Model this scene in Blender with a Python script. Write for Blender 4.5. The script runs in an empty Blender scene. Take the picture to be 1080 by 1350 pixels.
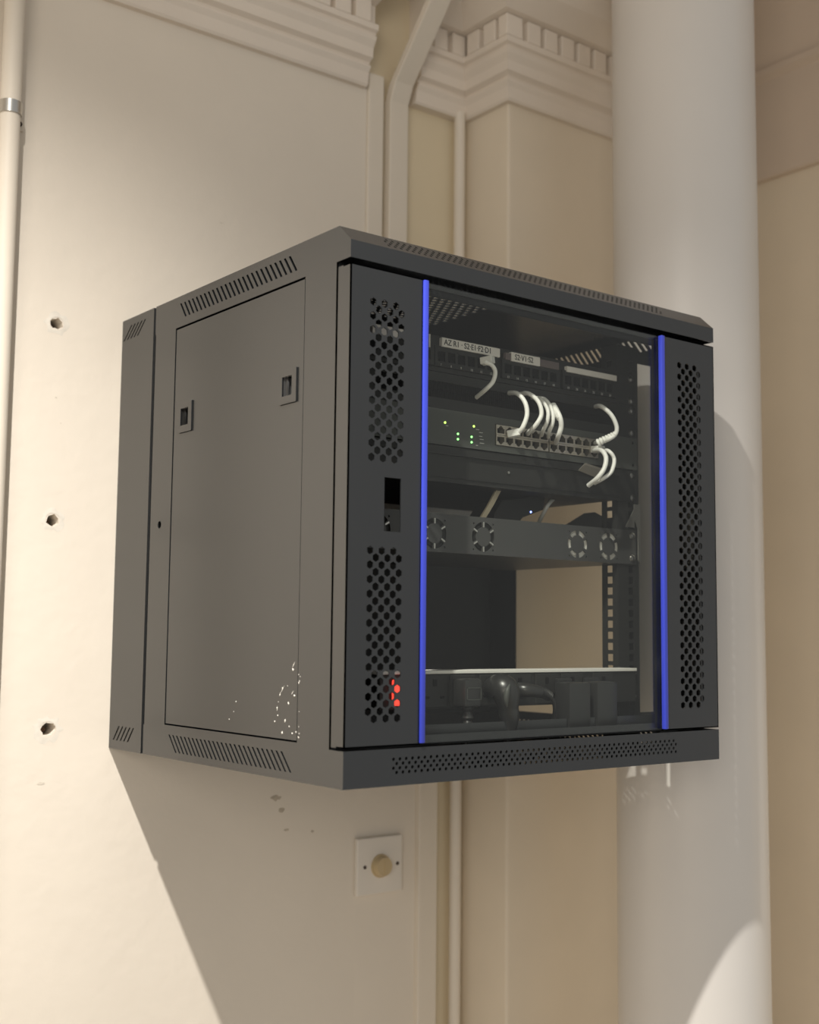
import bpy, bmesh, math, random
from mathutils import Vector, Matrix
random.seed(7)
PI = math.pi
SC = bpy.context.scene
COL = SC.collection

# ------------------------------------------------------------------ camera
# metres; x runs along the cabinet's front, y into the wall, z up; the origin is the
# cabinet's front lower left corner
F = 1640.26
CAM = Vector((-0.7365, -1.053, 0.1567))
def cam_axes(a, b, c):
    fwd = Vector((math.sin(a)*math.cos(b), math.cos(a)*math.cos(b), math.sin(b)))
    right = Vector((math.cos(a), -math.sin(a), 0))
    up = right.cross(fwd)
    return right*math.cos(c)+up*math.sin(c), up*math.cos(c)-right*math.sin(c), fwd
CR, CU, CF = cam_axes(0.6609, 0.0990, 0.0101)
cd = bpy.data.cameras.new('camera')
cam = bpy.data.objects.new('camera', cd)
COL.objects.link(cam)
m = Matrix((CR, CU, -CF)).transposed().to_4x4()
m.translation = CAM
cam.matrix_world = m
cd.sensor_fit = 'VERTICAL'
cd.sensor_height = 36.0
cd.lens = F/1350*36
cd.clip_start = 0.01
cd.dof.use_dof = True
cd.dof.focus_distance = 1.5
cd.dof.aperture_fstop = 4.0
SC.camera = cam

# ------------------------------------------------------------------ light
SC.view_settings.view_transform = 'Standard'
SC.view_settings.look = 'None'
SC.view_settings.gamma = 1.0
SC.view_settings.use_curve_mapping = False
SC.view_settings.exposure = 0.0
w = bpy.data.worlds.new('world'); SC.world = w; w.use_nodes = True
w.node_tree.nodes['Background'].inputs[0].default_value = (0.97, 0.97, 0.95, 1)
w.node_tree.nodes['Background'].inputs[1].default_value = 0.40
ld = bpy.data.lights.new('ceiling_downlight', 'SPOT')
ld.energy = 330
ld.color = (1.0, 0.96, 0.895)
ld.spot_size = math.radians(123)
ld.spot_blend = 0.74
ld.shadow_soft_size = 0.02
lo = bpy.data.objects.new('ceiling_downlight', ld); COL.objects.link(lo)
lo.location = (-0.80, -0.60, 1.72)
ad = bpy.data.lights.new('added_fill_light', 'AREA'); ad.energy = 27; ad.size = 1.4; ad.color = (1.0, 0.90, 0.77)  # added soft fill that lifts the pier corner, no known source there
ao = bpy.data.objects.new('added_fill_light', ad); COL.objects.link(ao); ao.location = (-2.4, -2.3, 0.7)
ao.rotation_euler = (Vector((0.7, 0.4, 0.6))-ao.location).to_track_quat('-Z', 'Y').to_euler()

def at(px, py, y):
    """the point at depth y seen at a pixel of the photograph"""
    d = CF*F + CR*(px-540) - CU*(py-675)
    t = (y-CAM.y)/d.y
    return CAM + d*t

# ------------------------------------------------------------------ materials
MATS = {}
def mat(name, col, rough=0.5, metal=0.0, spec=0.5, bump=0.0, bscale=60.0, var=0.0, vscale=6.0,
        emit=None, estr=0.0, coat=0.0, detail=3.0):
    mt = bpy.data.materials.new(name); mt.use_nodes = True
    nt = mt.node_tree; b = nt.nodes['Principled BSDF']
    b.inputs['Base Color'].default_value = (*col, 1)
    b.inputs['Roughness'].default_value = rough
    b.inputs['Metallic'].default_value = metal
    b.inputs['Specular IOR Level'].default_value = spec
    b.inputs['Coat Weight'].default_value = coat
    if emit:
        b.inputs['Emission Color'].default_value = (*emit, 1)
        b.inputs['Emission Strength'].default_value = estr
    tc = nt.nodes.new('ShaderNodeTexCoord')
    if bump > 0:
        n = nt.nodes.new('ShaderNodeTexNoise'); n.inputs['Scale'].default_value = bscale
        n.inputs['Detail'].default_value = detail
        bp = nt.nodes.new('ShaderNodeBump'); bp.inputs['Strength'].default_value = bump
        bp.inputs['Distance'].default_value = 0.002
        nt.links.new(tc.outputs['Object'], n.inputs['Vector'])
        nt.links.new(n.outputs['Fac'], bp.inputs['Height'])
        nt.links.new(bp.outputs['Normal'], b.inputs['Normal'])
    n = nt.nodes.new('ShaderNodeTexNoise'); n.inputs['Scale'].default_value = vscale
    n.inputs['Detail'].default_value = 4
    r = nt.nodes.new('ShaderNodeMapRange')
    r.inputs['From Min'].default_value = 0.3; r.inputs['From Max'].default_value = 0.7
    r.inputs['To Min'].default_value = 1-max(var, .01); r.inputs['To Max'].default_value = 1+max(var, .01)
    mx = nt.nodes.new('ShaderNodeMix'); mx.data_type = 'RGBA'; mx.blend_type = 'MULTIPLY'
    mx.inputs['Factor'].default_value = 1
    mx.inputs['A'].default_value = (*col, 1)
    nt.links.new(tc.outputs['Object'], n.inputs['Vector'])
    nt.links.new(n.outputs['Fac'], r.inputs['Value'])
    nt.links.new(r.outputs['Result'], mx.inputs['B'])
    nt.links.new(mx.outputs['Result'], b.inputs['Base Color'])
    MATS[name] = mt
    return mt

M_wall = mat('wall_paint', (0.78, 0.71, 0.615), 0.55, spec=0.3, bump=0.35, bscale=42, var=0.025, vscale=5, detail=6)
M_cream = mat('cream_paint', (0.76, 0.66, 0.48), 0.6, spec=0.3, bump=0.2, bscale=30, var=0.02)
M_pier = mat('pier_paint', (0.78, 0.69, 0.56), 0.6, spec=0.3, bump=0.2, bscale=30, var=0.03)
M_cornice = mat('cornice_paint', (0.80, 0.72, 0.63), 0.6, spec=0.3, bump=0.3, bscale=70, var=0.03)
M_col = mat('column_gloss_paint', (0.70, 0.67, 0.635), 0.30, spec=0.5, bump=0.12, bscale=14, var=0.015)
M_trim = mat('trim_paint', (0.77, 0.70, 0.60), 0.5, spec=0.4, bump=0.15, bscale=40, var=0.02)
M_floor = mat('floor_boards', (0.46, 0.38, 0.28), 0.5, var=0.2, vscale=3)
M_black = mat('black_powder_coat', (0.012, 0.013, 0.014), 0.27, spec=0.95, bump=0.10, bscale=900, var=0.05, vscale=9)
M_inner = mat('black_steel_inside', (0.025, 0.025, 0.024), 0.5, spec=0.45, bump=0.05, bscale=500, var=0.05)
M_equip = mat('equipment_black', (0.022, 0.022, 0.021), 0.5, spec=0.4, var=0.08, vscale=20)
M_switch = mat('switch_dark_grey', (0.075, 0.08, 0.075), 0.5, spec=0.4, var=0.05, vscale=15)
M_tray = mat('tray_dark_grey', (0.06, 0.06, 0.06), 0.42, spec=0.5, var=0.06, vscale=15)
M_hole = mat('port_hollow', (0.006, 0.006, 0.006), 0.7, spec=0.2)
M_blue = mat('blue_plastic', (0.045, 0.065, 0.52), 0.32, spec=0.5)
M_white = mat('white_cable', (0.90, 0.89, 0.86), 0.42, spec=0.5)
M_label = mat('paper_label', (0.86, 0.82, 0.78), 0.6, var=0.04, vscale=60)
M_ink = mat('black_ink', (0.03, 0.03, 0.03), 0.6)
M_grey = mat('faded_label', (0.16, 0.13, 0.13), 0.6)
M_silver = mat('nickel', (0.62, 0.60, 0.56), 0.28, metal=1.0)
M_port = mat('port_shield', (0.55, 0.50, 0.43), 0.38, metal=0.85)
M_alu = mat('aluminium', (0.72, 0.70, 0.66), 0.35, metal=0.9)
M_pale = mat('pale_lit_tone', (0.80, 0.78, 0.74), 0.35)  # pale tone; carries painted brightness on the strip's top and right fans
M_print = mat('white_print', (0.5, 0.5, 0.48), 0.6)
M_rubber = mat('black_rubber', (0.022, 0.022, 0.022), 0.33, spec=0.6)
M_plate = mat('white_switch_plastic', (0.78, 0.73, 0.66), 0.35, spec=0.5)
M_knob = mat('aged_ivory_plastic', (0.56, 0.44, 0.26), 0.35, spec=0.5)
M_brown = mat('dark_brown', (0.05, 0.03, 0.018), 0.6)
M_plug = mat('wall_plug', (0.14, 0.08, 0.05), 0.7)
M_plaster = mat('bare_plaster', (0.74, 0.69, 0.61), 0.9, var=0.08, vscale=80)
M_scuff = mat('scuff', (0.34, 0.28, 0.21), 0.8, var=0.2, vscale=150)
M_ledg = mat('led_green', (0.1, 0.5, 0.1), 0.4, emit=(0.30, 1.0, 0.25), estr=3.0)
M_ledy = mat('led_yellow_green', (0.3, 0.5, 0.1), 0.4, emit=(0.65, 1.0, 0.15), estr=3.0)
M_ledb = mat('led_blue', (0.1, 0.2, 0.8), 0.4, emit=(0.25, 0.35, 1.0), estr=5.0)
M_red = mat('red_lit_rocker', (0.7, 0.05, 0.03), 0.3, emit=(1.0, 0.08, 0.05), estr=1.1)

def glass_mat():
    mt = bpy.data.materials.new('door_glass'); mt.use_nodes = True
    nt = mt.node_tree; nt.nodes.clear()
    out = nt.nodes.new('ShaderNodeOutputMaterial'); mx = nt.nodes.new('ShaderNodeMixShader')
    tr = nt.nodes.new('ShaderNodeBsdfTransparent'); gl = nt.nodes.new('ShaderNodeBsdfGlossy')
    fr = nt.nodes.new('ShaderNodeFresnel'); fr.inputs['IOR'].default_value = 1.42
    tr.inputs['Color'].default_value = (0.93, 0.94, 0.92, 1)
    gl.inputs['Roughness'].default_value = 0.03
    ge = nt.nodes.new('ShaderNodeNewGeometry'); ior = nt.nodes.new('ShaderNodeMapRange')   # same index met from either face
    ior.inputs['To Min'].default_value = 1.42; ior.inputs['To Max'].default_value = 1/1.42
    nt.links.new(ge.outputs['Backfacing'], ior.inputs['Value']); nt.links.new(ior.outputs['Result'], fr.inputs['IOR'])
    nt.links.new(fr.outputs[0], mx.inputs[0]); nt.links.new(tr.outputs[0], mx.inputs[1])
    nt.links.new(gl.outputs[0], mx.inputs[2]); nt.links.new(mx.outputs[0], out.inputs[0])
    return mt
M_glass = glass_mat()

# ------------------------------------------------------------------ mesh helpers
def box(bm, x0, x1, y0, y1, z0, z1):
    vs = [bm.verts.new((x, y, z)) for x in (x0, x1) for y in (y0, y1) for z in (z0, z1)]
    for f in ((0, 1, 3, 2), (4, 6, 7, 5), (0, 4, 5, 1), (2, 3, 7, 6), (0, 2, 6, 4), (1, 5, 7, 3)):
        bm.faces.new([vs[i] for i in f])
    return vs
def prism(bm, pts, vec):
    """closed prism: polygon pts (3-D, planar) swept by vec"""
    vec = Vector(vec)
    a = [bm.verts.new(p) for p in pts]; b = [bm.verts.new(Vector(p)+vec) for p in pts]
    bm.faces.new(a[::-1]); bm.faces.new(b)
    n = len(a)
    for i in range(n):
        bm.faces.new((a[i], a[(i+1) % n], b[(i+1) % n], b[i]))
def frame(d):
    d = d.normalized()
    u = d.orthogonal().normalized(); return u, d.cross(u)
def cyl(bm, p0, p1, r0, r1=None, n=20):
    r1 = r0 if r1 is None else r1
    p0, p1 = Vector(p0), Vector(p1); u, v = frame(p1-p0)
    a = [bm.verts.new(p0+(u*math.cos(t)+v*math.sin(t))*r0) for t in [2*PI*i/n for i in range(n)]]
    b = [bm.verts.new(p1+(u*math.cos(t)+v*math.sin(t))*r1) for t in [2*PI*i/n for i in range(n)]]
    bm.faces.new(a[::-1]); bm.faces.new(b)
    for i in range(n): bm.faces.new((a[i], a[(i+1) % n], b[(i+1) % n], b[i]))
def catmull(pts, k=8):
    P = [Vector(p) for p in pts]; P = [2*P[0]-P[1]]+P+[2*P[-1]-P[-2]]
    out = []
    for i in range(1, len(P)-2):
        for j in range(k):
            t = j/k; a, b, c, d = P[i-1], P[i], P[i+1], P[i+2]
            out.append(0.5*((2*b)+(c-a)*t+(2*a-5*b+4*c-d)*t*t+(3*b-a-3*c+d)*t**3))
    out.append(P[-2]); return out
def tube(bm, pts, r, n=12, k=8, smooth=True):
    """r may be a number or a function of 0..1 along the path"""
    C = catmull(pts, k) if smooth else [Vector(p) for p in pts]
    T = [(C[min(i+1, len(C)-1)]-C[max(i-1, 0)]).normalized() for i in range(len(C))]
    u = T[0].orthogonal().normalized(); rings = []
    for i, (c, t) in enumerate(zip(C, T)):
        u = (u-t*u.dot(t)).normalized(); v = t.cross(u)
        rr = r(i/(len(C)-1)) if callable(r) else r
        rings.append([bm.verts.new(c+(u*math.cos(2*PI*j/n)+v*math.sin(2*PI*j/n))*rr) for j in range(n)])
    for a, b in zip(rings, rings[1:]):
        for j in range(n): bm.faces.new((a[j], a[(j+1) % n], b[(j+1) % n], b[j]))
    bm.faces.new(rings[0][::-1]); bm.faces.new(rings[-1])
def sweep(bm, prof, path_fn, ks):
    """prof = closed list of (outward, z); path_fn(k, o) -> (x, y) of the mitred path point k"""
    rings = [[bm.verts.new((*path_fn(k, o), z)) for o, z in prof] for k in ks]
    n = len(prof)
    for a, b in zip(rings, rings[1:]):
        for j in range(n): bm.faces.new((a[j], a[(j+1) % n], b[(j+1) % n], b[j]))
    bm.faces.new(rings[0][::-1]); bm.faces.new(rings[-1])

def wloc(o):
    v = Vector((0, 0, 0))
    while o: v = v+o.location; o = o.parent
    return v
def props(o, label=None, cat=None, group=None, kind=None):
    for k, v in (('label', label), ('category', cat), ('group', group), ('kind', kind)):
        if v: o[k] = v
    return o
def obj(name, bm, mt, parent=None, bevel=0.0, smooth=False, label=None, cat=None, group=None, kind=None):
    bmesh.ops.recalc_face_normals(bm, faces=bm.faces[:])
    if bevel > 0:
        es = [e for e in bm.edges if len(e.link_faces) == 2 and e.calc_face_angle(0) > 0.6]
        bmesh.ops.bevel(bm, geom=es, offset=bevel, segments=2, profile=0.5, affect='EDGES', clamp_overlap=True)
    if parent: org = wloc(parent)
    else:
        xs = [v.co for v in bm.verts]
        org = Vector((sum(c.x for c in xs)/len(xs), sum(c.y for c in xs)/len(xs), min(c.z for c in xs)))
    for v in bm.verts: v.co -= org
    me = bpy.data.meshes.new(name); bm.to_mesh(me); bm.free()
    if smooth:
        for p in me.polygons: p.use_smooth = True
        me.set_sharp_from_angle(angle=math.radians(40))
    for x in (mt if isinstance(mt, (list, tuple)) else [mt]): me.materials.append(x)
    o = bpy.data.objects.new(name, me); COL.objects.link(o)
    if parent: o.parent = parent
    else: o.location = org
    return props(o, label, cat, group, kind)
def empty(name, loc, label, cat, group=None):
    o = bpy.data.objects.new(name, None); COL.objects.link(o); o.location = loc
    o.empty_display_size = 0.05
    return props(o, label, cat, group)
def carve(bm, *cutters):
    """bm minus every cutter (exact boolean); returns a new bmesh"""
    def tmp(b):
        bmesh.ops.recalc_face_normals(b, faces=b.faces[:])
        me = bpy.data.meshes.new('tmp'); b.to_mesh(me); b.free()
        o = bpy.data.objects.new('tmp', me); COL.objects.link(o); return o
    t = tmp(bm); cs = [tmp(c) for c in cutters]
    for c in cs:
        md = t.modifiers.new('b', 'BOOLEAN'); md.operation = 'DIFFERENCE'; md.solver = 'EXACT'; md.object = c
    bpy.context.view_layer.update()
    ev = t.evaluated_get(bpy.context.evaluated_depsgraph_get())
    out = bmesh.new(); out.from_mesh(ev.to_mesh()); ev.to_mesh_clear()
    for o in [t]+cs:
        me = o.data; bpy.data.objects.remove(o); bpy.data.meshes.remove(me)
    return out
def merge(b, *others):
    for o in others:
        me = bpy.data.meshes.new('t'); o.to_mesh(me); o.free(); b.from_mesh(me); bpy.data.meshes.remove(me)
    return b
def text_bm(s, size, origin, thick=0.0002, xscale=1.0, bold=0.0):
    """lettering facing -y with its lower left corner at origin"""
    cu = bpy.data.curves.new('t', 'FONT'); cu.body = s; cu.size = size; cu.extrude = thick; cu.offset = bold
    o = bpy.data.objects.new('t', cu); COL.objects.link(o); bpy.context.view_layer.update()
    ev = o.evaluated_get(bpy.context.evaluated_depsgraph_get())
    bm = bmesh.new(); bm.from_mesh(ev.to_mesh()); ev.to_mesh_clear()
    bpy.data.objects.remove(o); bpy.data.curves.remove(cu)
    for v in bm.verts:
        x, y, z = v.co; v.co = Vector((origin[0]+x*xscale, origin[1]-z, origin[2]+y))
    return bm

# ================================================================== the room
WY = 0.559                       # face of the back wall
def hole_cutter(x, z, r, depth, seed):
    rnd = random.Random(seed); b = bmesh.new()
    pts = []
    for i in range(14):
        t = 2*PI*i/14; k = r*(0.8+0.4*rnd.random())
        pts.append((x+math.cos(t)*k*(1.1), WY-0.01, z+math.sin(t)*k))
    prism(b, pts, (0, depth+0.01, 0)); return b
HOLES = [(-0.0964, 0.5755, 0.0076), (-0.0918, 0.3065, 0.0078), (-0.0872, 0.0277, 0.0088)]
b = bmesh.new(); box(b, -4.0, 0.4185, WY, WY+0.16, -2.0, 1.75)
hc = bmesh.new()
for i, (x, z, r) in enumerate(HOLES):
    rnd = random.Random(i+3)
    pts = [(x+math.cos(2*PI*k/14)*r*(0.85+0.4*rnd.random())*1.1, WY-0.01, z+math.sin(2*PI*k/14)*r*(0.8+0.4*rnd.random())) for k in range(14)]
    prism(hc, pts, (0, 0.05, 0))
b = carve(b, hc)
wl = obj('wall_back', b, M_wall, kind='structure', label='pale plastered wall with three holes left of the cabinet', cat='wall')
# lower part of the wall, running on to the trunking below the cabinet
b = bmesh.new(); box(b, 0.4185, 0.535, WY, WY+0.16, -2.0, 0.36)
obj('wall_back_lower', b, M_wall, kind='structure', label='pale plastered wall holding the dimmer switch below the cabinet', cat='wall')
b = bmesh.new(); box(b, 0.4185, 0.637, WY+0.008, WY+0.16, 0.36, 1.75); box(b, 0.535, 0.637, WY+0.008, WY+0.16, -2.0, 0.36)
obj('wall_recess', b, M_cream, kind='structure', label='narrow cream strip of wall between the trunking and the pier', cat='wall')
b = bmesh.new(); box(b, 0.635, 1.275, 0.449, 0.72, -2.0, 1.75)
obj('wall_pier', b, M_pier, kind='structure', bevel=0.004, label='cream wall pier standing forward between cabinet and column', cat='wall')
b = bmesh.new(); box(b, 1.275, 1.45, -0.30, 0.72, -2.0, 1.75)
obj('wall_right', b, M_pier, kind='structure', label='cream wall to the right of the round column', cat='wall')
b = bmesh.new(); box(b, -4.0, 1.45, -4.0, 0.72, -2.1, -2.0)
obj('floor', b, M_floor, kind='structure', label='wooden floor of the room', cat='floor')
b = bmesh.new(); box(b, -4.0, 1.45, -0.60, 0.72, 1.75, 1.85)
obj('ceiling', b, M_cornice, kind='structure', label='plain painted ceiling', cat='ceiling')

# chipped plaster rims and plugs of the three wall holes
HL = ['top one of the three holes left of the cabinet', 'middle one of the three holes left of the cabinet',
      'bottom one of the three holes left of the cabinet']
for i, (x, z, r) in enumerate(HOLES):
    rnd = random.Random(i+20)
    b = bmesh.new()
    cyl(b, (x-0.0006, WY+0.022, z-0.001), (x+0.0004, WY+0.045, z), r*0.62, r*0.55, 12)
    tube(b, [(x-0.001, WY+0.022, z-0.001), (x+0.0005, WY+0.0195, z-0.0008)], r*0.35, 8, 2)
    obj('wall_plug', b, M_plug, smooth=True, label='brown plug in the '+HL[i], cat='wall plug', group='plugs in the wall holes')
    b = bmesh.new()
    n = 22
    inner, outer = [], []
    for k in range(n):
        t = 2*PI*k/n; ri = r*1.22; ro = r*(1.6+0.75*rnd.random())
        inner.append(b.verts.new((x+math.cos(t)*ri*1.1, WY-0.0004, z+math.sin(t)*ri)))
        outer.append(b.verts.new((x+math.cos(t)*ro*1.1, WY-0.0001, z+math.sin(t)*ro)))
    for k in range(n): b.faces.new((inner[k], inner[(k+1) % n], outer[(k+1) % n], outer[k]))
    o = obj('chipped_plaster', b, M_plaster, parent=wl)
# scuffs on the wall below the cabinet
def blotch(bm, x, z, w_, h_, seed, y):
    rnd = random.Random(seed); c = bm.verts.new((x, y, z)); n = 16
    vs = [bm.verts.new((x+math.cos(2*PI*k/n)*w_*(0.55+0.6*rnd.random()), y, z+math.sin(2*PI*k/n)*h_*(0.5+0.7*rnd.random()))) for k in range(n)]
    for k in range(n): bm.faces.new((c, vs[k], vs[(k+1) % n]))
b = bmesh.new()
for (px, py, w_, h_) in ((364, 1052, .009, .0042), (371, 1068, .007, .0036), (378, 1094, .005, .002), (412, 1096, .004, .002)):
    p = at(px, py, WY); blotch(b, p.x, p.z, w_, h_, int(px), WY-0.0003)
obj('dark_scuffs', b, mat('dark_scuff', (0.52, 0.45, 0.36), 0.8, var=0.15, vscale=150), parent=wl, kind='stuff')
b = bmesh.new()
for (px, py, w_, h_) in ((74, 524, .002, .0012), (80, 558, .0012, .001), (54, 1033, .005, .0022), (292, 294, .003, .001)):
    p = at(px, py, WY); blotch(b, p.x, p.z, w_, h_, int(px)+5, WY-0.0003)
obj('wall_scuffs', b, mat('faint_scuff', (0.66, 0.60, 0.51), 0.8, var=0.1, vscale=120), parent=wl, kind='stuff')

# ---- cornice: mouldings swept along the walls, with dentils
CZ = 1.055
PROF = [(-.02, CZ), (.010, CZ), (.013, CZ+.004), (.015, CZ+.022), (.020, CZ+.030), (.020, CZ+.033), (.015, CZ+.036), (.017, CZ+.039),
        (.026, CZ+.044), (.027, CZ+.060), (.034, CZ+.070), (.036, CZ+.076), (.032, CZ+.079), (.034, CZ+.082), (.040, CZ+.085), (.041, CZ+.094),
        (.030, CZ+.095), (.030, CZ+.130), (.052, CZ+.134), (.062, CZ+.142), (.085, CZ+.160), (.10, CZ+.185), (.118, CZ+.20), (.118, CZ+.24),
        (.17, CZ+.30), (.26, CZ+.42), (.40, 1.75), (-.02, 1.75)]
def dentil(b, x0, x1, y0, y1): box(b, x0, x1, y0, y1, CZ+.094, CZ+.1305)
b = bmesh.new()
sweep(b, PROF, lambda k, o: (k, WY-o), [-4.0, 0.4115])
c1 = obj('trim_cornice_left', b, M_cornice, kind='structure', label='moulded cornice over the wall left of the trunking', cat='cornice')
b = bmesh.new(); x = 0.395
while x > -0.9:
    dentil(b, x-0.030, x, WY-0.043, WY-0.028); x -= 0.040
obj('dentils', b, M_cornice, parent=c1, bevel=0.0015)
b = bmesh.new()
def p2(k, o):
    return {0: (0.512, WY-o), 1: (0.635-o, WY-o), 2: (0.635-o, 0.449-o), 3: (1.02, 0.449-o)}[k]
sweep(b, PROF, p2, [0, 1, 2, 3])
c2 = obj('trim_cornice_pier', b, M_cornice, kind='structure', label='moulded cornice stepping around the cream pier', cat='cornice')
b = bmesh.new()
for x in (0.528, 0.568): dentil(b, x, x+0.028, WY-0.043, WY-0.028)
for y in (0.436, 0.478): dentil(b, 0.592, 0.607, y, y+0.030)
dentil(b, 0.592, 0.628, 0.406, 0.428)
x = 0.640
while x < 0.98: dentil(b, x, x+0.030, 0.406, 0.421); x += 0.040
obj('dentils', b, M_cornice, parent=c2, bevel=0.0015)
b = bmesh.new()
PR = [(-.02, CZ), (.012, CZ), (.016, CZ+.003), (.018, CZ+.195), (.03, CZ+.205), (.032, CZ+.215), (.024, CZ+.217), (.06, CZ+.30), (.16, CZ+.45), (.30, 1.75), (-.02, 1.75)]
sweep(b, PR, lambda k, o: (1.275-o, k), [-0.30, 0.449])
obj('trim_cornice_right', b, mat('frieze_paint', (0.66, 0.56, 0.47), .6, spec=.3, var=.02), kind='structure', label='plain plaster band above the right-hand wall', cat='cornice')

# ---- narrow strip and boxed trunking in the corner
b = bmesh.new(); box(b, 0.4190, 0.450, 0.553, WY+0.01, 0.30, 1.085)
obj('trim_strip', b, M_trim, kind='structure', bevel=0.002, label='narrow flat wooden strip left of the trunking above the cabinet', cat='trim')
b = bmesh.new()
def trunk(b, pts, w_, d0):
    """pts: (x_left, y_front, z); the cover is w_ wide and d0 deep"""
    rings = []
    for (x, y, z) in pts:
        rings.append([b.verts.new(v) for v in ((x, y, z), (x+w_, y, z), (x+w_, y+d0, z), (x, y+d0, z))])
    for a, c in zip(rings, rings[1:]):
        for j in range(4): b.faces.new((a[j], a[(j+1) % 4], c[(j+1) % 4], c[j]))
    b.faces.new(rings[0][::-1]); b.faces.new(rings[-1])
trunk(b, [(0.535, 0.548, -2.0), (0.535, 0.548, 0.20), (0.460, 0.548, 0.34), (0.460, 0.548, 1.045), (0.460, 0.535, 1.075), (0.460, 0.455, 1.165), (0.460, 0.35, 1.285), (0.460, 0.23, 1.42), (0.460, 0.10, 1.60)], 0.038, 0.019)
obj('cable_trunking', b, M_trim, bevel=0.002, label='pale boxed trunking rising up the corner and bending out around the cornice', cat='trunking')
b = bmesh.new(); cyl(b, (0.6115, 0.549, -2.0), (0.6115, 0.549, CZ+.01), 0.0098, n=28)
obj('corner_pipe', b, M_trim, smooth=True, label='thin cream pipe running up the inner corner beside the pier', cat='pipe')

# ---- round column
CX, CY, CRAD = 0.785, 0.199, 0.1122
b = bmesh.new()
cyl(b, (CX, CY, -2.0), (CX, CY, 1.75), CRAD, n=96)
obj('round_column', b, M_col, smooth=True, label='white glossy round column standing behind the right side of the cabinet', cat='column')

# ---- pipe on the left wall with a chrome clip
b = bmesh.new(); cyl(b, (-0.181, 0.536, -2.0), (-0.181, 0.536, 1.75), 0.0135, n=32)
obj('wall_pipe', b, M_trim, smooth=True, label='cream painted vertical pipe at the left edge of the wall', cat='pipe')
pc = empty('pipe_clip', (-0.181, WY, 0.84), 'shiny metal clip holding the left wall pipe', 'pipe clip')
b = bmesh.new()
n = 36
z0, z1 = 0.8405, 0.8575
ri = [b.verts.new((-0.181+math.cos(2*PI*k/n)*0.0152, 0.536+math.sin(2*PI*k/n)*0.0152, z0)) for k in range(n)]
rj = [b.verts.new((-0.181+math.cos(2*PI*k/n)*0.0152, 0.536+math.sin(2*PI*k/n)*0.0152, z1)) for k in range(n)]
rk = [b.verts.new((-0.181+math.cos(2*PI*k/n)*0.0137, 0.536+math.sin(2*PI*k/n)*0.0137, z0)) for k in range(n)]
rl = [b.verts.new((-0.181+math.cos(2*PI*k/n)*0.0137, 0.536+math.sin(2*PI*k/n)*0.0137, z1)) for k in range(n)]
for k in range(n):
    q = (k+1) % n
    b.faces.new((ri[k], ri[q], rj[q], rj[k])); b.faces.new((rk[k], rk[q], rl[q], rl[k]))
    b.faces.new((ri[k], ri[q], rk[q], rk[k])); b.faces.new((rj[k], rj[q], rl[q], rl[k]))
obj('band', b, M_silver, parent=pc, smooth=True)
b = bmesh.new(); box(b, -0.1700, -0.1545, WY-0.004, WY, 0.8305, 0.8455)
obj('bracket', b, M_trim, parent=pc, bevel=0.001)
b = bmesh.new(); cyl(b, (-0.1620, WY-0.008, 0.8385), (-0.1620, WY-0.003, 0.8385), 0.0036, n=16)
obj('screw', b, M_brown, parent=pc, smooth=True)

# ---- rotary dimmer
dm = empty('dimmer_switch', (0.459, WY, -0.2465), 'square white wall plate with a round ivory dimmer knob below the cabinet', 'dimmer switch')
b = bmesh.new(); box(b, 0.4145, 0.5030, WY-0.009, WY, -0.2465, -0.1585)
obj('plate', b, M_plate, parent=dm, bevel=0.0022)
b = bmesh.new()
cyl(b, (0.4595, WY-0.009, -0.2035), (0.4595, WY-0.0115, -0.2035), 0.0185, 0.0180, 36)
cyl(b, (0.4595, WY-0.0115, -0.2035), (0.4595, WY-0.0210, -0.2035), 0.0158, 0.0140, 36)
box(b, 0.4584, 0.4606, WY-0.0222, WY-0.018, -0.2160, -0.1910)
obj('knob', b, M_knob, parent=dm, smooth=True)
for x in (0.4290, 0.4925):
    b = bmesh.new(); cyl(b, (x, WY-0.0098, -0.2030), (x, WY-0.0085, -0.2030), 0.0028, n=16)
    obj('screw', b, M_brown, parent=dm)

# ================================================================== the cabinet
W, H, DM, DT = 0.600, 0.5943, 0.455, 0.559
HB, ZT = 0.0384, 0.5552          # top of the base tray, underside of the roof
CAB = empty('server_cabinet', (0.30, WY, 0.0), 'black wall-mounted network cabinet with a glass door and blue edge strips', 'network cabinet')

def slots(b, x, y_first, dy, n, z_top, z_bot, lean, wd, axis_depth=0.01):
    for i in range(n):
        y = y_first-dy*i
        pts = [(x-axis_depth/2, y-wd/2, z_top), (x-axis_depth/2, y+wd/2, z_top), (x-axis_depth/2, y+wd/2+lean, z_bot), (x-axis_depth/2, y-wd/2+lean, z_bot)]
        prism(b, pts, (axis_depth, 0, 0))
def hexes(b, xs, x0, y0, y1, z_top, z_bot, a, r):
    j = 0; z = z_top
    while z >= z_bot:
        for i in range(xs):
            if (i+j) % 2 == 0:
                x = x0+i*a
                prism(b, [(x+r*math.cos(PI/6+k*PI/3), y0, z+r*math.sin(PI/6+k*PI/3)) for k in range(6)], (0, y1-y0, 0))
        z -= a; j += 1

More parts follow.
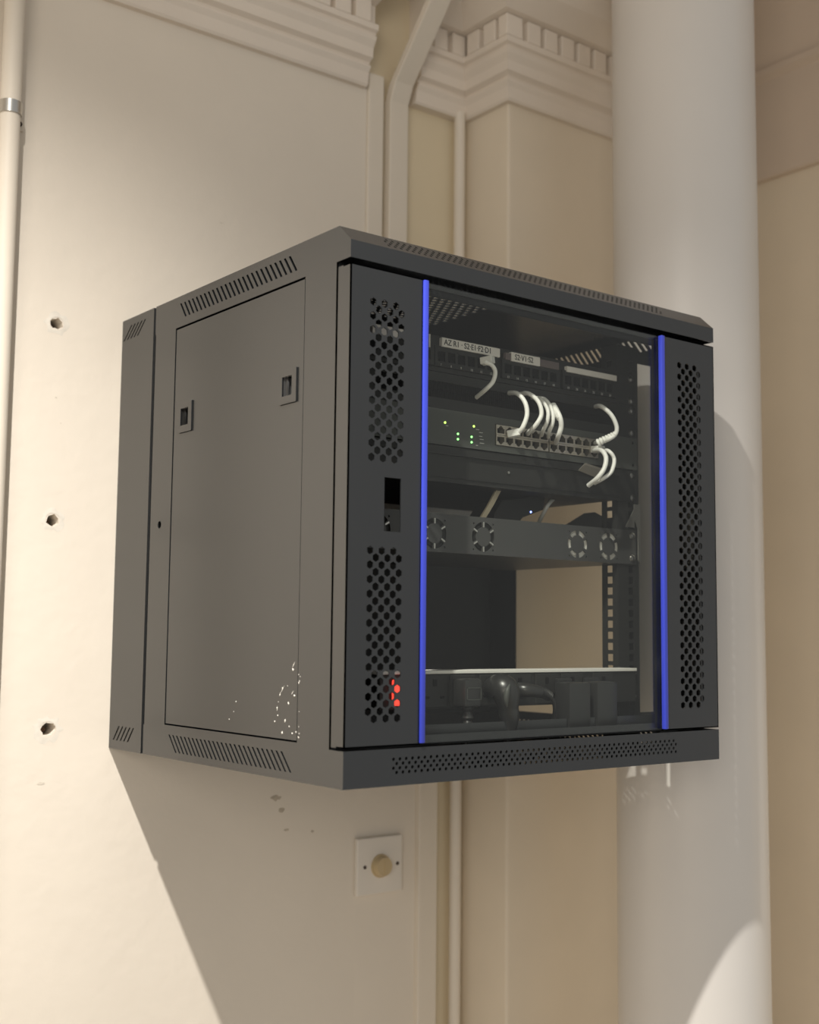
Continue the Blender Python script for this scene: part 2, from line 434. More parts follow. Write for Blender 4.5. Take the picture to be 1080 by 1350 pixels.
# roof
b = bmesh.new()
prism(b, [(0, 0, ZT), (0, 0, .5745), (0, .0217, H), (0, DM, H), (0, DM, ZT)], (W, 0, 0))
inn = bmesh.new()
prism(inn, [(.0016, .0016, ZT-.01), (.0016, .0016, .5738), (.0016, .0223, H-.0016), (.0016, DM-.0016, H-.0016), (.0016, DM-.0016, ZT-.01)], (W-.0032, 0, 0))
cs = bmesh.new(); slots(cs, 0, .3838, .01052, 26, .5842, .5642, -.0148, .0042)
cr = bmesh.new(); slots(cr, W, .3838, .01052, 26, .5842, .5642, -.0148, .0042)
cp = bmesh.new()
e = Vector((0, .0217, .0198)).normalized(); nrm = Vector((0, -e.z, e.y))
for row in range(4):
    s = .0075+row*.0048
    for i in range(54):
        x = .0545+i*.0084+(row % 2)*.0042
        c = Vector((x, 0, .5745))+e*s
        cyl(cp, c-nrm*.006, c+nrm*.006, .0019, n=8)
ct = bmesh.new()
for (xa, xb, ya, yb) in ((.18, .345, .165, .290),):
    y = ya; j = 0
    while y < yb:
        x = xa+(.006 if j % 2 else 0)
        while x < xb:
            prism(ct, [(x+.0042*math.cos(PI/6+k*PI/3), y+.0042*math.sin(PI/6+k*PI/3), H-.01) for k in range(6)], (0, 0, .02)); x += .012
        y += .0104; j += 1
b = carve(b, inn); b = carve(b, cs, cr, cp, ct)
obj('roof', b, M_black, parent=CAB)
# base tray
b = bmesh.new(); box(b, 0, W, 0, DM, 0, HB)
inn = bmesh.new(); box(inn, .0016, W-.0016, .0016, DM-.0016, .0016, HB+.02)
cs = bmesh.new(); slots(cs, 0, .3823, .01017, 27, .0297, .0086, -.0195, .0038)
cr = bmesh.new(); slots(cr, W, .3823, .01017, 27, .0297, .0086, -.0195, .0038)
cp = bmesh.new()
for row in range(4):
    for i in range(54):
        x = .0645+i*.0084+(row % 2)*.0042; z = .0275-row*.0046
        cyl(cp, (x, -.005, z), (x, .006, z), .0019, n=8)
b = carve(b, inn); b = carve(b, cs, cr, cp)
obj('base_tray', b, M_black, parent=CAB)
# body frame: corner posts and cross bars
b = bmesh.new()
T = .0015
box(b, 0, T, .0245, .0868, HB, ZT); box(b, 0, .024, .0245, .0245+T, HB, ZT)
box(b, W-T, W, .0245, .1105, HB, ZT); box(b, W-.016, W, .0245, .0245+T, HB, ZT)
box(b, W-T, W, .3900, DM-.002, HB, ZT)
box(b, .024, W-.016, .0285, .0300, HB, .0590); box(b, .024, W-.016, .0285, .0600, HB-.001, HB+.0005)
box(b, .024, W-.016, .0285, .0300, .5420, .5780)
box(b, 0, T, .0868, .3960, HB, .0412); box(b, 0, T, .0868, .3960, .5532, ZT)
box(b, W-T, W, .1105, .39, HB, .0420); box(b, W-T, W, .1105, .39, .5500, ZT)
hl = bmesh.new(); cyl(hl, (-.01, .4265, .2975), (.01, .4265, .2975), .0048, n=20)
c = bmesh.new(); box(c, 0, T, .3960, DM-.002, HB, ZT)
merge(b, carve(c, hl))
obj('frame', b, M_black, parent=CAB)
b = bmesh.new(); box(b, .001, W-.001, DM-.0035, DM-.002, HB, ZT)
sl = bmesh.new(); box(sl, .30, .575, DM-.02, DM+.02, .352, .3705)
b = carve(b, sl)
obj('rear_panel', b, M_inner, parent=CAB)
# rear section against the wall
b = bmesh.new(); box(b, 0, W, .4612, DT, 0, H)
inn = bmesh.new(); box(inn, .0016, W+.02, .45, DT+.02, .0016, H-.0016)
cs = bmesh.new(); slots(cs, 0, .5282, -.0-.0-.0110*-1, 5, .0312, .0120, .0168, .0038)
c2_ = bmesh.new(); slots(c2_, 0, .5290, .0105, 5, .5840, .5650, .0235, .0040)
b = carve(b, inn); b = carve(b, cs, c2_)
box(b, .0016, .012, .4590, .4612, .002, H-.002)
obj('rear_section', b, M_black, parent=CAB)
for z0, z1 in ((.004, HB-.004), (ZT+.004, H-.004)):
    b = bmesh.new(); box(b, .004, W-.004, .4540, .4625, z0, z1)
    obj('hinge_bar', b, M_inner, parent=CAB)

# left side panel with its two latches and plaster splashes
b = bmesh.new(); box(b, .0004, .0019, .0884, .3934, .0432, .5506)
lt = bmesh.new()
LAT = [(.1202, .4345), (.3645, .4325)]
for (y, z) in LAT: box(lt, -.01, .01, y-.0105, y+.0105, z-.0105, z+.0105)
b = carve(b, lt)
sp = obj('side_panel', b, M_black, parent=CAB)
for (y, z) in LAT:
    b = bmesh.new()
    box(b, -.0010, .0006, y-.0195, y+.0165, z-.0190, z+.0190)
    h = bmesh.new(); box(h, -.01, .01, y-.0100, y+.0100, z-.0110, z+.0110)
    b = carve(b, h)
    box(b, -.0016, -.0008, y-.0203, y-.0188, z-.0190, z+.0190)
    box(b, -.0016, -.0008, y-.0203, y+.0165, z-.0203, z-.0188)
    la = obj('latch', b, M_black, parent=sp, bevel=0.0004)
    b = bmesh.new(); prism(b, [(.001, y+.010, z-.010), (.016, y+.010, z-.010), (.016, y-.010, z-.010), (.012, y-.010, z-.010)], (0, 0, .0205))
    tube(b, [(.004, y+.004, z-.010), (.0025, y+.003, z), (.004, y+.004, z+.010)], .0022, 8, 4)
    obj('catch', b, M_hole if y > .3 else M_rubber, parent=la)
b = bmesh.new(); rnd = random.Random(5)
SPL = [(386, 883, 1.6), (394, 889, 1.2), (396, 892, 1.0), (394, 900, 2.3), (395, 898, 1.4), (372, 907, 1.3), (369, 916, 1.0), (388, 917, 1.5), (380, 927, 1.5),
       (365, 933, .9), (366, 943, .9), (362, 951, 1.4), (375.5, 950, 1.8), (381, 958, 1.0), (371.5, 966, 1.8), (385, 967, 1.2), (390, 965, 1.2),
       (394, 958, 1.0), (394.5, 967, 1.4), (393.5, 972, 2.0), (394.5, 938, 1.0), (311, 925, .9), (308, 938, .8), (302, 948, .8), (379, 904, .7), (367, 925, .6)]
for (px, py, s) in SPL:
    d = CF*F+CR*(px-540)-CU*(py-675); t = (0-CAM.x)/d.x; p = CAM+d*t
    n = 9; s *= .00065
    c = b.verts.new((-.0005, p.y, p.z))
    vs = [b.verts.new((.0003, p.y+math.cos(2*PI*k/n)*s*1.3*(.6+.8*rnd.random()), p.z+math.sin(2*PI*k/n)*s*1.3*(.6+.9*rnd.random()))) for k in range(n)]
    for k in range(n): b.faces.new((c, vs[k], vs[(k+1) % n]))
def streak(p0, p1, wd):
    q = []
    for px, py in (p0, p1):
        d = CF*F+CR*(px-540)-CU*(py-675); t = (0-CAM.x)/d.x; q.append(CAM+d*t)
    dd = (q[1]-q[0]).normalized(); nn = Vector((0, -dd.z, dd.y))*wd
    c = [b.verts.new((.00015, v.y, v.z)) for v in (q[0], (q[0]+q[1])/2+nn, q[1], (q[0]+q[1])/2-nn)]
    b.faces.new(c)
for a_ in (((389, 872), (385, 881)), ((395, 874), (394, 888)), ((375, 903), (370, 914)), ((366, 930), (365, 938)), ((387, 910), (384, 916)), ((395.5, 952), (393.8, 974)),
           ((370, 912), (368, 918))): streak(*a_, .0005)
obj('plaster_splash', b, mat('dried_plaster', (0.75, 0.72, 0.66), .6), parent=sp, kind='stuff', label='dried pale plaster splashes')

# door
DB, DTP = .0412, .5492
b = bmesh.new(); box(b, .0005, .0985, 0, .0015, DB, DTP)
d_ = bmesh.new(); box(d_, .0005, .0020, 0, .0232, DB, DTP); box(d_, .0970, .0985, 0, .014, DB, DTP)
box(d_, .0005, .0985, 0, .0140, DB, DB+.0015); box(d_, .0005, .0985, 0, .0140, DTP-.0015, DTP)
hx = bmesh.new()
hexes(hx, 6, .0305, -.004, .006, .5120, .3440, .00763, .0046)
hexes(hx, 6, .0305, -.004, .006, .2456, .0700, .00763, .0046)
box(hx, .0482, .0702, -.004, .006, .2665, .3242)
b = carve(b, hx)
c = bmesh.new(); box(c, .4975, .5995, 0, .0015, DB, DTP)
box(d_, .5980, .5995, 0, .0215, DB, DTP); box(d_, .4975, .4990, 0, .0200, DB, DTP)
box(d_, .4975, .5995, 0, .0140, DB, DB+.0015); box(d_, .4975, .5995, 0, .0140, DTP-.0015, DTP)
hx = bmesh.new(); hexes(hx, 6, .5290, -.004, .006, .5140, .0700, .00763, .0046)
c = carve(c, hx)
merge(b, c, d_)
# rear stiffener rails that hold the two steel leaves and the glass together
box(b, .0985, .4975, .0095, .0110, DB, .0500); box(b, .0985, .4975, .0095, .0110, .5440, DTP)
door = obj('door', b, M_black, parent=CAB)
b = bmesh.new(); box(b, .1000, .4965, .0040, .0085, .0425, .5478)
obj('glass', b, M_glass, parent=door, label='clear glass pane')
for x0, x1 in ((.0982, .1045), (.4912, .4978)):
    b = bmesh.new(); box(b, x0, x1, -.0030, .0035, .0425, .5482)
    obj('edge_strip', b, M_blue, parent=door, bevel=0.0012, smooth=True, label='bright blue plastic strip')

# 19 inch rails inside
for s in (0, 1):
    mx = (lambda v: v) if s == 0 else (lambda v: W-v)
    def bx2(bm, x0, x1, *r): a, c = sorted((mx(x0), mx(x1))); box(bm, a, c, *r)
    b = bmesh.new()
    bx2(b, .053, .0930, .0900, .0916, .002, ZT)
    c = bmesh.new(); bx2(c, .0914, .0930, .0916, .1190, .002, ZT)
    d_ = bmesh.new(); bx2(d_, .0514, .0530, .0900, .1100, .002, ZT)
    h = bmesh.new(); z = .0513
    while z < .53:
        bx2(h, .0625, .0720, .08, .0935, z, z+.0095)
        z += .01482
    h2 = bmesh.new(); z = .0513
    while z < .53:
        bx2(h2, .0850, .1000, .1000, .1100, z, z+.0095)
        z += .01482
    b = merge(carve(b, h), carve(c, h2), d_)
    obj('mounting_rail', b, M_inner, parent=CAB)
# ties from rail to body
for z in (.045, .535):
    for x0, x1 in ((.0015, .053), (.547, .5985)):
        b = bmesh.new(); box(b, x0, x1, .0925, .0940, z, z+.012)
        obj('rail_bracket', b, M_inner, parent=CAB)

# ================================================================== equipment
U = .04445
Z = [.0725+U*i for i in range(11)]      # Z[0] power strip ... Z[9]..Z[10] patch panels
PX0, PX1 = .0587, .5413
def screw_pair(parent, z0, n=2, dx=.0115, sides=(0, 1)):
    for s in sides:
        for k in range(n):
            x = (PX0+.0085) if s == 0 else (PX1-.0085)
            z = z0+(.0065 if k == 0 else U-.0075)
            b = bmesh.new()
            cyl(b, (x, .0880, z), (x, .0862, z), .0046, .0040, 18)
            cyl(b, (x, .0862, z), (x, .0850, z), .0040, .0022, 18)
            obj('rack_screw', b, M_silver, parent=parent, smooth=True)

# ---- patch panel: three blocks of ports
pp = empty('patch_bay', (.30, .10, Z[9]), 'topmost black rack panel with three labelled groups of ports', 'patch panel')
b = bmesh.new(); box(b, PX0, PX1, .0880, .0900, Z[9]+.0004, Z[10]-.0004)
box(b, PX0+.03, PX1-.03, .0900, .125, Z[9]+.003, Z[10]-.003)
GR = [(.0640+.004, 8), (.1830, 6), (.2960, 6), (.3960, 6)]
GX = [.1845, .2925, .3985]; PITCH = .0158
obj('panel', b, M_equip, parent=pp, bevel=.0004)
for g, gx in enumerate([.0830]+GX):
    b = bmesh.new(); box(b, gx, gx+.1000, .0845, .0880, Z[9]+.0062, Z[9]+.0310)
    h = bmesh.new()
    for i in range(6): box(h, gx+.0040+i*PITCH, gx+.0040+i*PITCH+.0118, .08, .0862, Z[9]+.0125, Z[9]+.0245)
    b = carve(b, h)
    hb = obj('port_block', b, M_equip, parent=pp)
    for i in range(6):
        x = gx+.0040+i*PITCH
        b = bmesh.new(); box(b, x, x+.0118, .0860, .0864, Z[9]+.0125, Z[9]+.0245); box(b, x+.003, x+.0088, .0850, .0861, Z[9]+.0125, Z[9]+.0150)
        obj('port', b, M_hole, parent=hb)
    b = bmesh.new()
    for i in range(6):
        t = text_bm(str((g*6+i)+1), .0042, (gx+.0080+i*PITCH, .0844, Z[9]+.0068))
        me = bpy.data.meshes.new('t'); t.to_mesh(me); t.free(); b.from_mesh(me); bpy.data.meshes.remove(me)
    obj('port_number', b, M_print, parent=hb, label='small white port numbers')
def label_strip(x0, x1, z0, z1, text, size, mt=M_label, tx=.003, xs=1.0):
    b = bmesh.new(); box(b, x0, x1, .0825, .0880, z0, z1)
    o = obj('label_strip', b, mt, parent=pp, bevel=.0003, label='white strip with handwritten black codes' if mt is M_label else 'faded dark strip')
    if text:
        t = text_bm(text, size, (x0+tx, .0824, z0+(z1-z0)*.22), xscale=xs, bold=.00008)
        obj('lettering', t, M_ink, parent=o)
label_strip(.1935, .2870, .5030, .5140, 'AZ R1 · S2·E1·F2·D1', .0098, xs=.92)
label_strip(.3065, .3560, .5015, .5130, 'S2·V1·S2', .0098, xs=.92, tx=.0055)
label_strip(.3560, .3900, .5015, .5110, '', .009, M_grey)
label_strip(.2970, .3055, .5020, .5110, '', .009, M_grey)
label_strip(.4050, .4990, .5015, .5090, '', .009)
label_strip(.0900, .1700, .5030, .5140, '', .009)
label_strip(.1735, .1755, .4990, .5150, '', .009)
screw_pair(pp, Z[9])

# ---- brush panel
bp_ = empty('brush_panel', (.30, .10, Z[8]), 'black cable entry panel under the patch panel, white cords coming out', 'rack panel')
b = bmesh.new(); box(b, PX0, PX1, .0880, .0900, Z[8]+.0004, Z[9]-.0004)
h = bmesh.new(); box(h, .100, .500, .08, .10, Z[8]+.0130, Z[8]+.0330)
b = carve(b, h); obj('panel', b, M_equip, parent=bp_)
b = bmesh.new()
for k in range(200):
    x = .100+k*.002
    box(b, x, x+.0014, .0892, .0906, Z[8]+.0120, Z[8]+.0228); box(b, x+.0003, x+.0017, .0892, .0906, Z[8]+.0232, Z[8]+.0340)
box(b, .095, .505, .0906, .0920, Z[8]+.008, Z[8]+.038)
obj('brush', b, M_hole, parent=bp_, kind='stuff')
screw_pair(bp_, Z[8])

# ---- network switch
sw = empty('network_switch', (.30, .10, Z[7]), 'dark grey rack switch with two rows of ports and green lights', 'network switch')
b = bmesh.new(); box(b, .080, .520, .0850, .40, Z[7]+.0006, Z[8]-.0006)
c = bmesh.new(); box(c, PX0, .080, .0850, .0880, Z[7]+.0006, Z[8]-.0006); box(c, .520, PX1, .0850, .0880, Z[7]+.0006, Z[8]-.0006)
h = bmesh.new(); box(h, .2815, .4640, .07, .0975, Z[7]+.0085, Z[7]+.0350)
b = merge(carve(b, h), c)
obj('casing', b, M_switch, parent=sw, bevel=0)
PB = .0149
for k in range(12):
    gap = .0022*(k//6)
    for row in range(2):
        x0 = .2828+k*PB+gap; z0 = Z[7]+.0098+row*.0128
        b = bmesh.new(); box(b, x0-.0004, x0+PB-.0002, .0838, .0960, z0-.0006, z0+.0118)
        h = bmesh.new()
        s = 1 if row == 1 else -1
        zc = z0+.0056
        pts = [(-.0060, -.0042), (-.0060, .0018), (-.0036, .0018), (-.0036, .0036), (-.0018, .0036), (-.0018, .0050), (.0018, .0050), (.0018, .0036), (.0036, .0036), (.0036, .0018), (.0060, .0018), (.0060, -.0042)]
        prism(h, [(x0+PB/2-.0003+u, .08, zc+v*s) for u, v in pts], (0, .0125, 0))
        b = carve(b, h)
        for f in b.faces:
            if f.calc_center_median().y > .0915 and f.calc_center_median().y < .0935: f.material_index = 1
        obj('port', b, [M_port, M_hole], parent=sw)
for (px, py, mt) in ((587, 557, M_ledy), (604, 572, M_ledg), (604, 579, M_ledg), (625, 562, M_ledy), (622, 576, M_ledg), (622, 583, M_ledg)):
    p = at(px, py, .0845); b = bmesh.new(); cyl(b, (p.x, .0850, p.z), (p.x, .0842, p.z), .0013, n=14)
    obj('indicator_light', b, mt, parent=sw, label='glowing green status light')
b = bmesh.new()
for (px, py, L_) in ((632, 570, .006), (632, 575, .005), (633, 579, .006), (633, 584, .007), (588, 561, .004), (628, 566, .005), (628, 587, .003)):
    p = at(px, py, .0845); box(b, p.x, p.x+L_, .0847, .0851, p.z-.0004, p.z+.0004)
obj('marking', b, M_print, parent=sw, kind='stuff')
screw_pair(sw, Z[7])

# ---- second cable panel below the switch
bl = empty('blank_panel', (.30, .10, Z[6]), 'plain black rack panel under the switch with a grey tag at its right', 'rack panel')
b = bmesh.new(); box(b, PX0, PX1, .0865, .0880, Z[6]+.0004, Z[7]-.0008)
box(b, .10, .51, .0880, .34, Z[6]+.002, Z[7]-.002); box(b, .075, .505, .0850, .0865, Z[6]+.0060, Z[6]+.0062+.0002); box(b, .075, .505, .0835, .0865, Z[7]-.0110, Z[7]-.0085)
obj('panel', b, M_equip, parent=bl)
p = at(671, 623, .085); b = bmesh.new(); cyl(b, (p.x, .0866, p.z), (p.x, .0848, p.z), .0016, n=12)
obj('rivet', b, M_silver, parent=bl, smooth=True)
b = bmesh.new(); q = [at(764, 618, .080), at(772, 610, .066), at(795, 618, .066), at(788, 628, .080)]
prism(b, [tuple(v) for v in q], (0, .002, -.002))
obj('tag', b, mat('grey_tag', (.33, .31, .28), .5), parent=bl)
screw_pair(bl, Z[6])

# ---- fan shelf
FZ0, FZ1 = .2556, .3016
fs = empty('fan_shelf', (.30, .10, FZ0), 'dark grey rack shelf with round spoked vents along its front', 'rack shelf')
b = bmesh.new(); box(b, PX0, PX1, .0880, .0896, FZ0, FZ1)
FANS = [.105, .1885, .2655, .4290, .4875]
fc = bmesh.new()
for x in FANS:
    zc = .2775
    for k in range(6):
        a0 = PI/2+k*PI/3+.13; a1 = PI/2+(k+1)*PI/3-.13
        ro, ri = .0182, .0118
        arc = [(x+math.cos(a0+(a1-a0)*i/8)*ro, .08, zc+math.sin(a0+(a1-a0)*i/8)*ro) for i in range(9)]
        arc += [(x+math.cos(a1-(a1-a0)*i/8)*ri, .08, zc+math.sin(a1-(a1-a0)*i/8)*ri) for i in range(9)]
        prism(fc, arc, (0, .02, 0))
    for sx in (-1, 1):
        for sz in (-1, 1): cyl(fc, (x+sx*.0158, .08, zc+sz*.0158), (x+sx*.0158, .10, zc+sz*.0158), .0013, n=8)
b = carve(b, fc)
ft = obj('front', b, M_tray, parent=fs)
b = bmesh.new(); box(b, .068, .532, .0896, .330, FZ0, FZ0+.0014)
obj('tray', b, M_tray, parent=fs)
for i, x in enumerate(FANS):
    b = bmesh.new(); n = 32; R0, R1 = .0190, .0112
    for (ra, rb2) in ((R0+.0015, R0-.0045), (R1+.0035, .002)):
        rr = [[b.verts.new((x+math.cos(2*PI*k/n)*r_, y_, .2775+math.sin(2*PI*k/n)*r_)) for k in range(n)] for (r_, y_) in ((ra, .0905), (ra, .1080), (rb2, .1080), (rb2, .0925 if ra > .016 else .0905))]
        for a_, c_ in zip(rr, rr[1:]+rr[:1]):
            for k in range(n): b.faces.new((a_[k], a_[(k+1) % n], c_[(k+1) % n], c_[k]))
    fn = obj('fan', b, M_pale if i >= 3 else M_equip, parent=fs, smooth=True)  # right two coloured pale in place of brightness behind their vents
    if i < 3:
        b = bmesh.new()
        for k in range(6):
            t_ = PI/2+k*PI/3; u_ = Vector((math.cos(t_), 0, math.sin(t_))); v_ = Vector((-math.sin(t_), 0, math.cos(t_)))
            c0 = Vector((x, .0878, .2775))
            prism(b, [tuple(c0+u_*r_+v_*w_) for r_, w_ in ((.0118, -.0009), (.0182, -.0009), (.0182, .0009), (.0118, .0009))], (0, -.0006, 0))
        obj('spoke', b, M_alu, parent=fn, kind='stuff')
for x in (.068, .5306):
    b = bmesh.new(); prism(b, [(x, .0896, FZ0+.0014), (x, .0896, FZ1-.001), (x, .155, .3310), (x, .1750, .3310), (x, .330, .2720), (x, .330, FZ0+.0014)], (.0014, 0, 0))
    obj('side_bracket', b, M_tray, parent=fs)
screw_pair(fs, FZ0+.0015, 2)
# pale hardware on the right post beside the shelf
b = bmesh.new(); prism(b, [(.5405, .0835, .2610), (.5450, .0835, .2560), (.5450, .0835, .3370), (.5330, .0835, .3370), (.5330, .0835, .3180), (.5405, .0835, .3040)], (0, .0014, 0))
prism(b, [(.5330, .0849, .3050), (.5330, .0849, .3300), (.5160, .0849, .3050)], (0, -.0014, 0))
obj('support_bracket', b, M_alu, label='small bare metal bracket screwed over the right-hand end of the fan shelf', cat='bracket')

# ---- router on the shelf
rt = empty('router', (.33, .2, FZ0+.0014), 'small black router with a blue light lying on the fan shelf', 'router')
b = bmesh.new()
base_ = .2571
prism(b, [tuple(at(a_, c_, .140)) for a_, c_ in ((645, 705), (652, 676), (662, 658), (680, 657), (704, 654), (719, 656), (717, 672), (690, 682), (672, 705))], (.05, .11, .004))
obj('casing', b, M_equip, parent=rt, bevel=.002)
p = at(700, 675, .1398); b = bmesh.new(); cyl(b, (p.x, .1410, p.z), (p.x, .1394, p.z), .0014, n=12)
obj('indicator_light', b, M_ledb, parent=rt, label='blue light')
b = bmesh.new(); tube(b, [at(745, 662, .200), at(733, 657, .160), at(724, 664, .140), at(716, 678, .150), at(708, 694, .18)], .0026, 10)
obj('cord', b, M_white, parent=rt, smooth=True, label='pale cord')
b = bmesh.new()
pts = [at(633, 684, .12), at(644, 666, .12), at(656, 643, .12)]
for (a_, c_) in zip(pts, pts[1:]):
    dx = Vector((.0085, 0, 0))
    vs = [a_, a_+dx, c_+dx, c_]
    prism(b, [tuple(v) for v in vs], (0, .003, 0))
obj('pale_strap', b, M_cream, label='pale flat strap slanting up behind the fan shelf', cat='strap')
b = bmesh.new(); box(b, .300, .600, .4350, .4450, .3450, .3590)
# pale duct across the back
obj('cable_duct', b, M_pale, bevel=.001, label='pale horizontal duct across the back of the cabinet above the shelf', cat='duct')

# ---- power strip
ps = empty('power_strip', (.30, .09, Z[0]), 'black rack power strip with metal top coloured as lit at the cabinet bottom', 'power strip')
b = bmesh.new(); box(b, PX0, PX1, .0880, .0900, Z[0]+.0004, Z[1]-.0004); 
obj('ears', b, M_equip, parent=ps)
b = bmesh.new(); box(b, .088, .505, .0560, .0880, Z[1]-.0035, Z[1]+.0005)
obj('top_cover', b, M_pale, parent=ps, bevel=.0006)  # pale colour stands in for lamplight on the metal top
b = bmesh.new(); box(b, .088, .505, .0580, .0880, Z[0]+.0015, Z[1]-.0035)
bd = obj('body', b, M_equip, parent=ps, bevel=.0008)
SX = [.165, .2070, .2520, .2970, .3420, .3860, .4420]
for x in SX:
    b = bmesh.new(); box(b, x-.0190, x+.0190, .0562, .0580, Z[0]+.003, Z[1]-.0050)
    so = obj('socket', b, M_equip, parent=bd, bevel=.003)
    b = bmesh.new()
    box(b, x-.0030, x+.0030, .0556, .0563, Z[0]+.0270, Z[0]+.0350)
    for sx in (-.011, .011): box(b, x+sx-.003, x+sx+.003, .0556, .0563, Z[0]+.0130, Z[0]+.0160)
    obj('pin_hole', b, M_hole, parent=so)
b = bmesh.new(); box(b, .104, .124, .0520, .0580, .0790, .1080)
obj('rocker_switch', b, M_red, parent=bd, bevel=.002, label='glowing red rocker switch')
screw_pair(ps, Z[0])

# ---- plugs and adaptors
def rounded_plug(name, x, z0, z1, wd, y0, label, group=None):
    t = empty(name, (x, y0+.02, z0), label, 'plug', group)
    return t
t = empty('power_plug', (.2040, .045, .0740), 'black plug with a raised square outline, leftmost in the power strip', 'plug', 'plugs in the power strip')
b = bmesh.new(); box(b, .1905, .2180, .0330, .0560, .0760, .1080)
obj('body', b, M_rubber, parent=t, bevel=.004, smooth=True)
b = bmesh.new()
for (x0, x1, z0, z1) in ((.1935, .2150, .0975, .0983), (.1935, .2150, .0842, .0850), (.1935, .1943, .0842, .0983), (.2142, .2150, .0842, .0983)):
    box(b, x0, x1, .0324, .0332, z0, z1)
obj('outline', b, M_switch, parent=t)
b = bmesh.new()
tube(b, [(.2040, .0440, .0770), (.2040, .0440, .0520), (.2035, .0450, .0440)], lambda s: .0056+.0012*math.sin(s*34), 14, 8)
obj('strain_relief', b, M_rubber, parent=t, smooth=True)
b = bmesh.new(); tube(b, [(.2035, .0450, .0450), (.2030, .0480, .0250), (.215, .07, .0085), (.26, .11, .0062), (.30, .20, .0062)], .0036, 10)
obj('cord', b, M_rubber, parent=t, smooth=True)

t = empty('power_plug', (.250, .045, .0600), 'large rounded black plug angled downward beside the square one', 'plug', 'plugs in the power strip')
b = bmesh.new()
tube(b, [(.2500, .0560, .0960), (.2500, .0400, .0970), (.2510, .0310, .0920), (.2540, .0300, .0760), (.2580, .0320, .0600), (.2590, .0340, .0470)],
     lambda s: .0120+.0055*math.sin(min(s*1.6, 1)*PI)**1 - .0035*max(0, s-.7)/.3, 18, 8)
obj('body', b, M_rubber, parent=t, smooth=True)
b = bmesh.new(); tube(b, [(.2440, .0165, .1020), (.2400, .0160, .0950), (.2390, .0170, .0850), (.2410, .0180, .0760)], lambda s: .0006+.0028*math.sin(s*PI), 10)
obj('grip_rib', b, M_switch, parent=t, smooth=True)
b = bmesh.new(); tube(b, [(.2590, .0340, .0480), (.2590, .0400, .0240), (.270, .07, .0090), (.30, .14, .0062)], .0040, 10)
obj('cord', b, M_rubber, parent=t, smooth=True)

t = empty('power_plug', (.300, .045, .0800), 'black plug with ribbed neck lying sideways, its cord curving down', 'plug', 'plugs in the power strip')
b = bmesh.new()
tube(b, [(.2880, .0560, .0925), (.2890, .0430, .0935), (.2960, .0370, .0930), (.3100, .0350, .0915)], lambda s: .0100-.0030*s, 16, 8)
obj('body', b, M_rubber, parent=t, smooth=True)
b = bmesh.new()
tube(b, [(.3095, .0350, .0915), (.3180, .0345, .0890), (.3260, .0345, .0850)], lambda s: .0052+.0014*math.sin(s*44), 14, 14)
obj('strain_relief', b, M_rubber, parent=t, smooth=True)
b = bmesh.new(); tube(b, [(.3255, .0345, .0855), (.3320, .0350, .0800), (.3365, .0370, .0700), (.3380, .0420, .0560), (.338, .060, .0180), (.34, .10, .0062), (.34, .18, .0062)], .0026, 10)
obj('cord', b, M_rubber, parent=t, smooth=True)

for (x0, x1, lab) in ((.3500, .3870, 'black power adaptor block, left one of the pair in the power strip'), (.3985, .4350, 'black power adaptor block, right one of the pair in the power strip')):
    t = empty('power_adaptor', ((x0+x1)/2, .045, .0430), lab, 'power adaptor', 'adaptor blocks')
    b = bmesh.new(); box(b, x0, x1, .0250, .0520, .0450, .1020)
    obj('body', b, M_rubber, parent=t, bevel=.003, smooth=True)
    b = bmesh.new(); box(b, x0+.006, x1-.006, .0520, .0564, .0800, .1060)
    obj('plug_face', b, M_rubber, parent=t, bevel=.001)
    b = bmesh.new(); tube(b, [((x0+x1)/2, .0380, .0460), ((x0+x1)/2, .0400, .0250), ((x0+x1)/2+.01, .06, .0080), ((x0+x1)/2+.02, .15, .0062)], .0022, 8)
    obj('cord', b, M_rubber, parent=t, smooth=True)

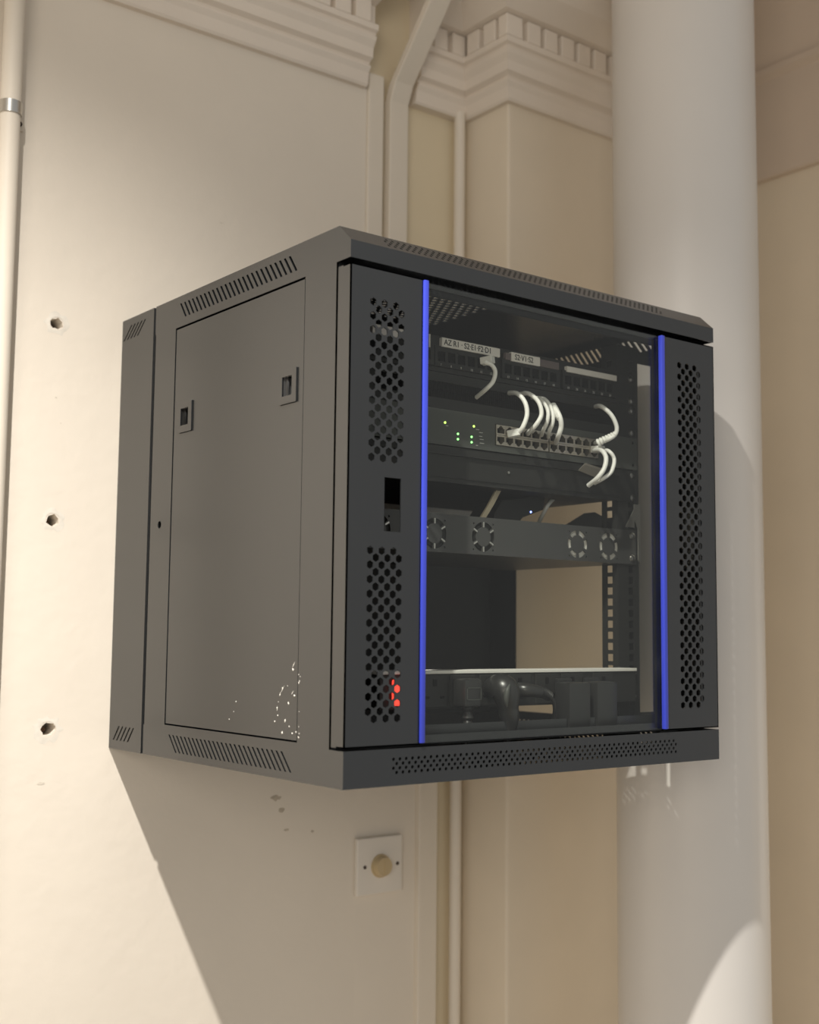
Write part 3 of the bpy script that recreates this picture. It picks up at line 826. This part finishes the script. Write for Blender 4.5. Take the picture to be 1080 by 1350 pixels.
# ---- white patch cables
def plug_end(t, p, d, s=1.0):
    """RJ45 plug body centred at p, facing direction d (away from the socket)"""
    d = Vector(d).normalized(); up = Vector((0, 0, 1)); rt_ = d.cross(up).normalized(); up = rt_.cross(d)
    b = bmesh.new()
    pts = [p+rt_*a_*.0056*s+up*c_*.0044*s for a_, c_ in ((-1, -1), (1, -1), (1, 1), (-1, 1))]
    prism(b, [tuple(v) for v in pts], d*.016*s)
    obj('plug', b, M_white, parent=t, bevel=.001)
    return p+d*.016*s
def cable(label, pts, r=.0026, plug=None, boot=None):
    P = [at(q[0], q[1], q[2]-(.011 if q[2] < .083 else 0)) for q in pts]
    t = empty('patch_cable', P[0], label, 'cable', 'white patch cables')
    b = bmesh.new(); tube(b, P, r, 12, 10)
    obj('cord', b, M_white, parent=t, smooth=True)
    if boot is not None:
        a_, c_ = boot
        A, B = at(a_[0], a_[1], a_[2]-.011), at(c_[0], c_[1], c_[2]-.011)
        b = bmesh.new(); tube(b, [A, (A+B)/2+Vector((0, -.001, 0)), B], lambda s: .0050-.0016*s+.0007*math.sin(s*40), 14, 16)
        obj('boot', b, M_white, parent=t, smooth=True)
    if plug is not None:
        p, d = plug; plug_end(t, at(*p), d)
    return t
S = 'white patch cable '
cable(S+'looping from a patch panel port down into the brush panel', [(640, 478, .067), (648, 481, .062), (653, 490, .062), (650, 503, .066), (641, 513, .074), (628, 524, .090)],
      r=.0027, plug=((635, 477, .084), (.45, -1, .12)))
cable(S+'leftmost of the bundle, its wide plug in the first switch port', [(670, 518, .092), (682, 519, .072), (692, 530, .060), (695, 546, .056), (690, 562, .058), (684, 570, .064)],
      r=.0029, plug=((669, 573, .086), (.75, -.8, .20)))
cable(S+'second from left in the bundle rising from the switch', [(684, 520, .092), (697, 519, .072), (710, 530, .060), (714, 546, .056), (707, 560, .060), (699, 568, .072), (696, 572, .084)], r=.0028)
cable(S+'third in the bundle, thin and half hidden', [(700, 524, .092), (713, 527, .074), (722, 540, .064), (722, 554, .063), (717, 566, .072), (714, 574, .084)], r=.0025)
cable(S+'fourth in the bundle, just left of the brightest', [(706, 524, .092), (719, 527, .076), (728, 541, .066), (729, 556, .064), (725, 567, .072), (723, 576, .084)], r=.0025)
cable(S+'rightmost and brightest of the bundle', [(722, 533, .090), (731, 538, .070), (738, 549, .058), (740, 562, .058), (736, 576, .066), (733, 584, .084)], r=.0031,
      boot=((728, 535, .074), (738, 552, .058)))
cable(S+'arching from the brush panel to the right end of the switch', [(784, 536, .092), (793, 536, .072), (806, 547, .060), (813, 562, .056), (811, 573, .058), (800, 580, .066), (785, 584, .084)], r=.0029,
      boot=((788, 584, .078), (811, 572, .058)))
cable(S+'hanging from the right switch port down to the lower panel', [(782, 594, .084), (793, 594, .068), (799, 603, .058), (797, 617, .056), (788, 630, .062), (776, 640, .080)], r=.0031,
      plug=((781, 593, .086), (.35, -1, 0)))
cable(S+'outermost on the right, bowed beside the hanging one', [(790, 592, .084), (803, 595, .066), (810, 606, .060), (806, 622, .058), (795, 631, .062), (784, 637, .080)], r=.0026)

print('built', len(bpy.data.objects))
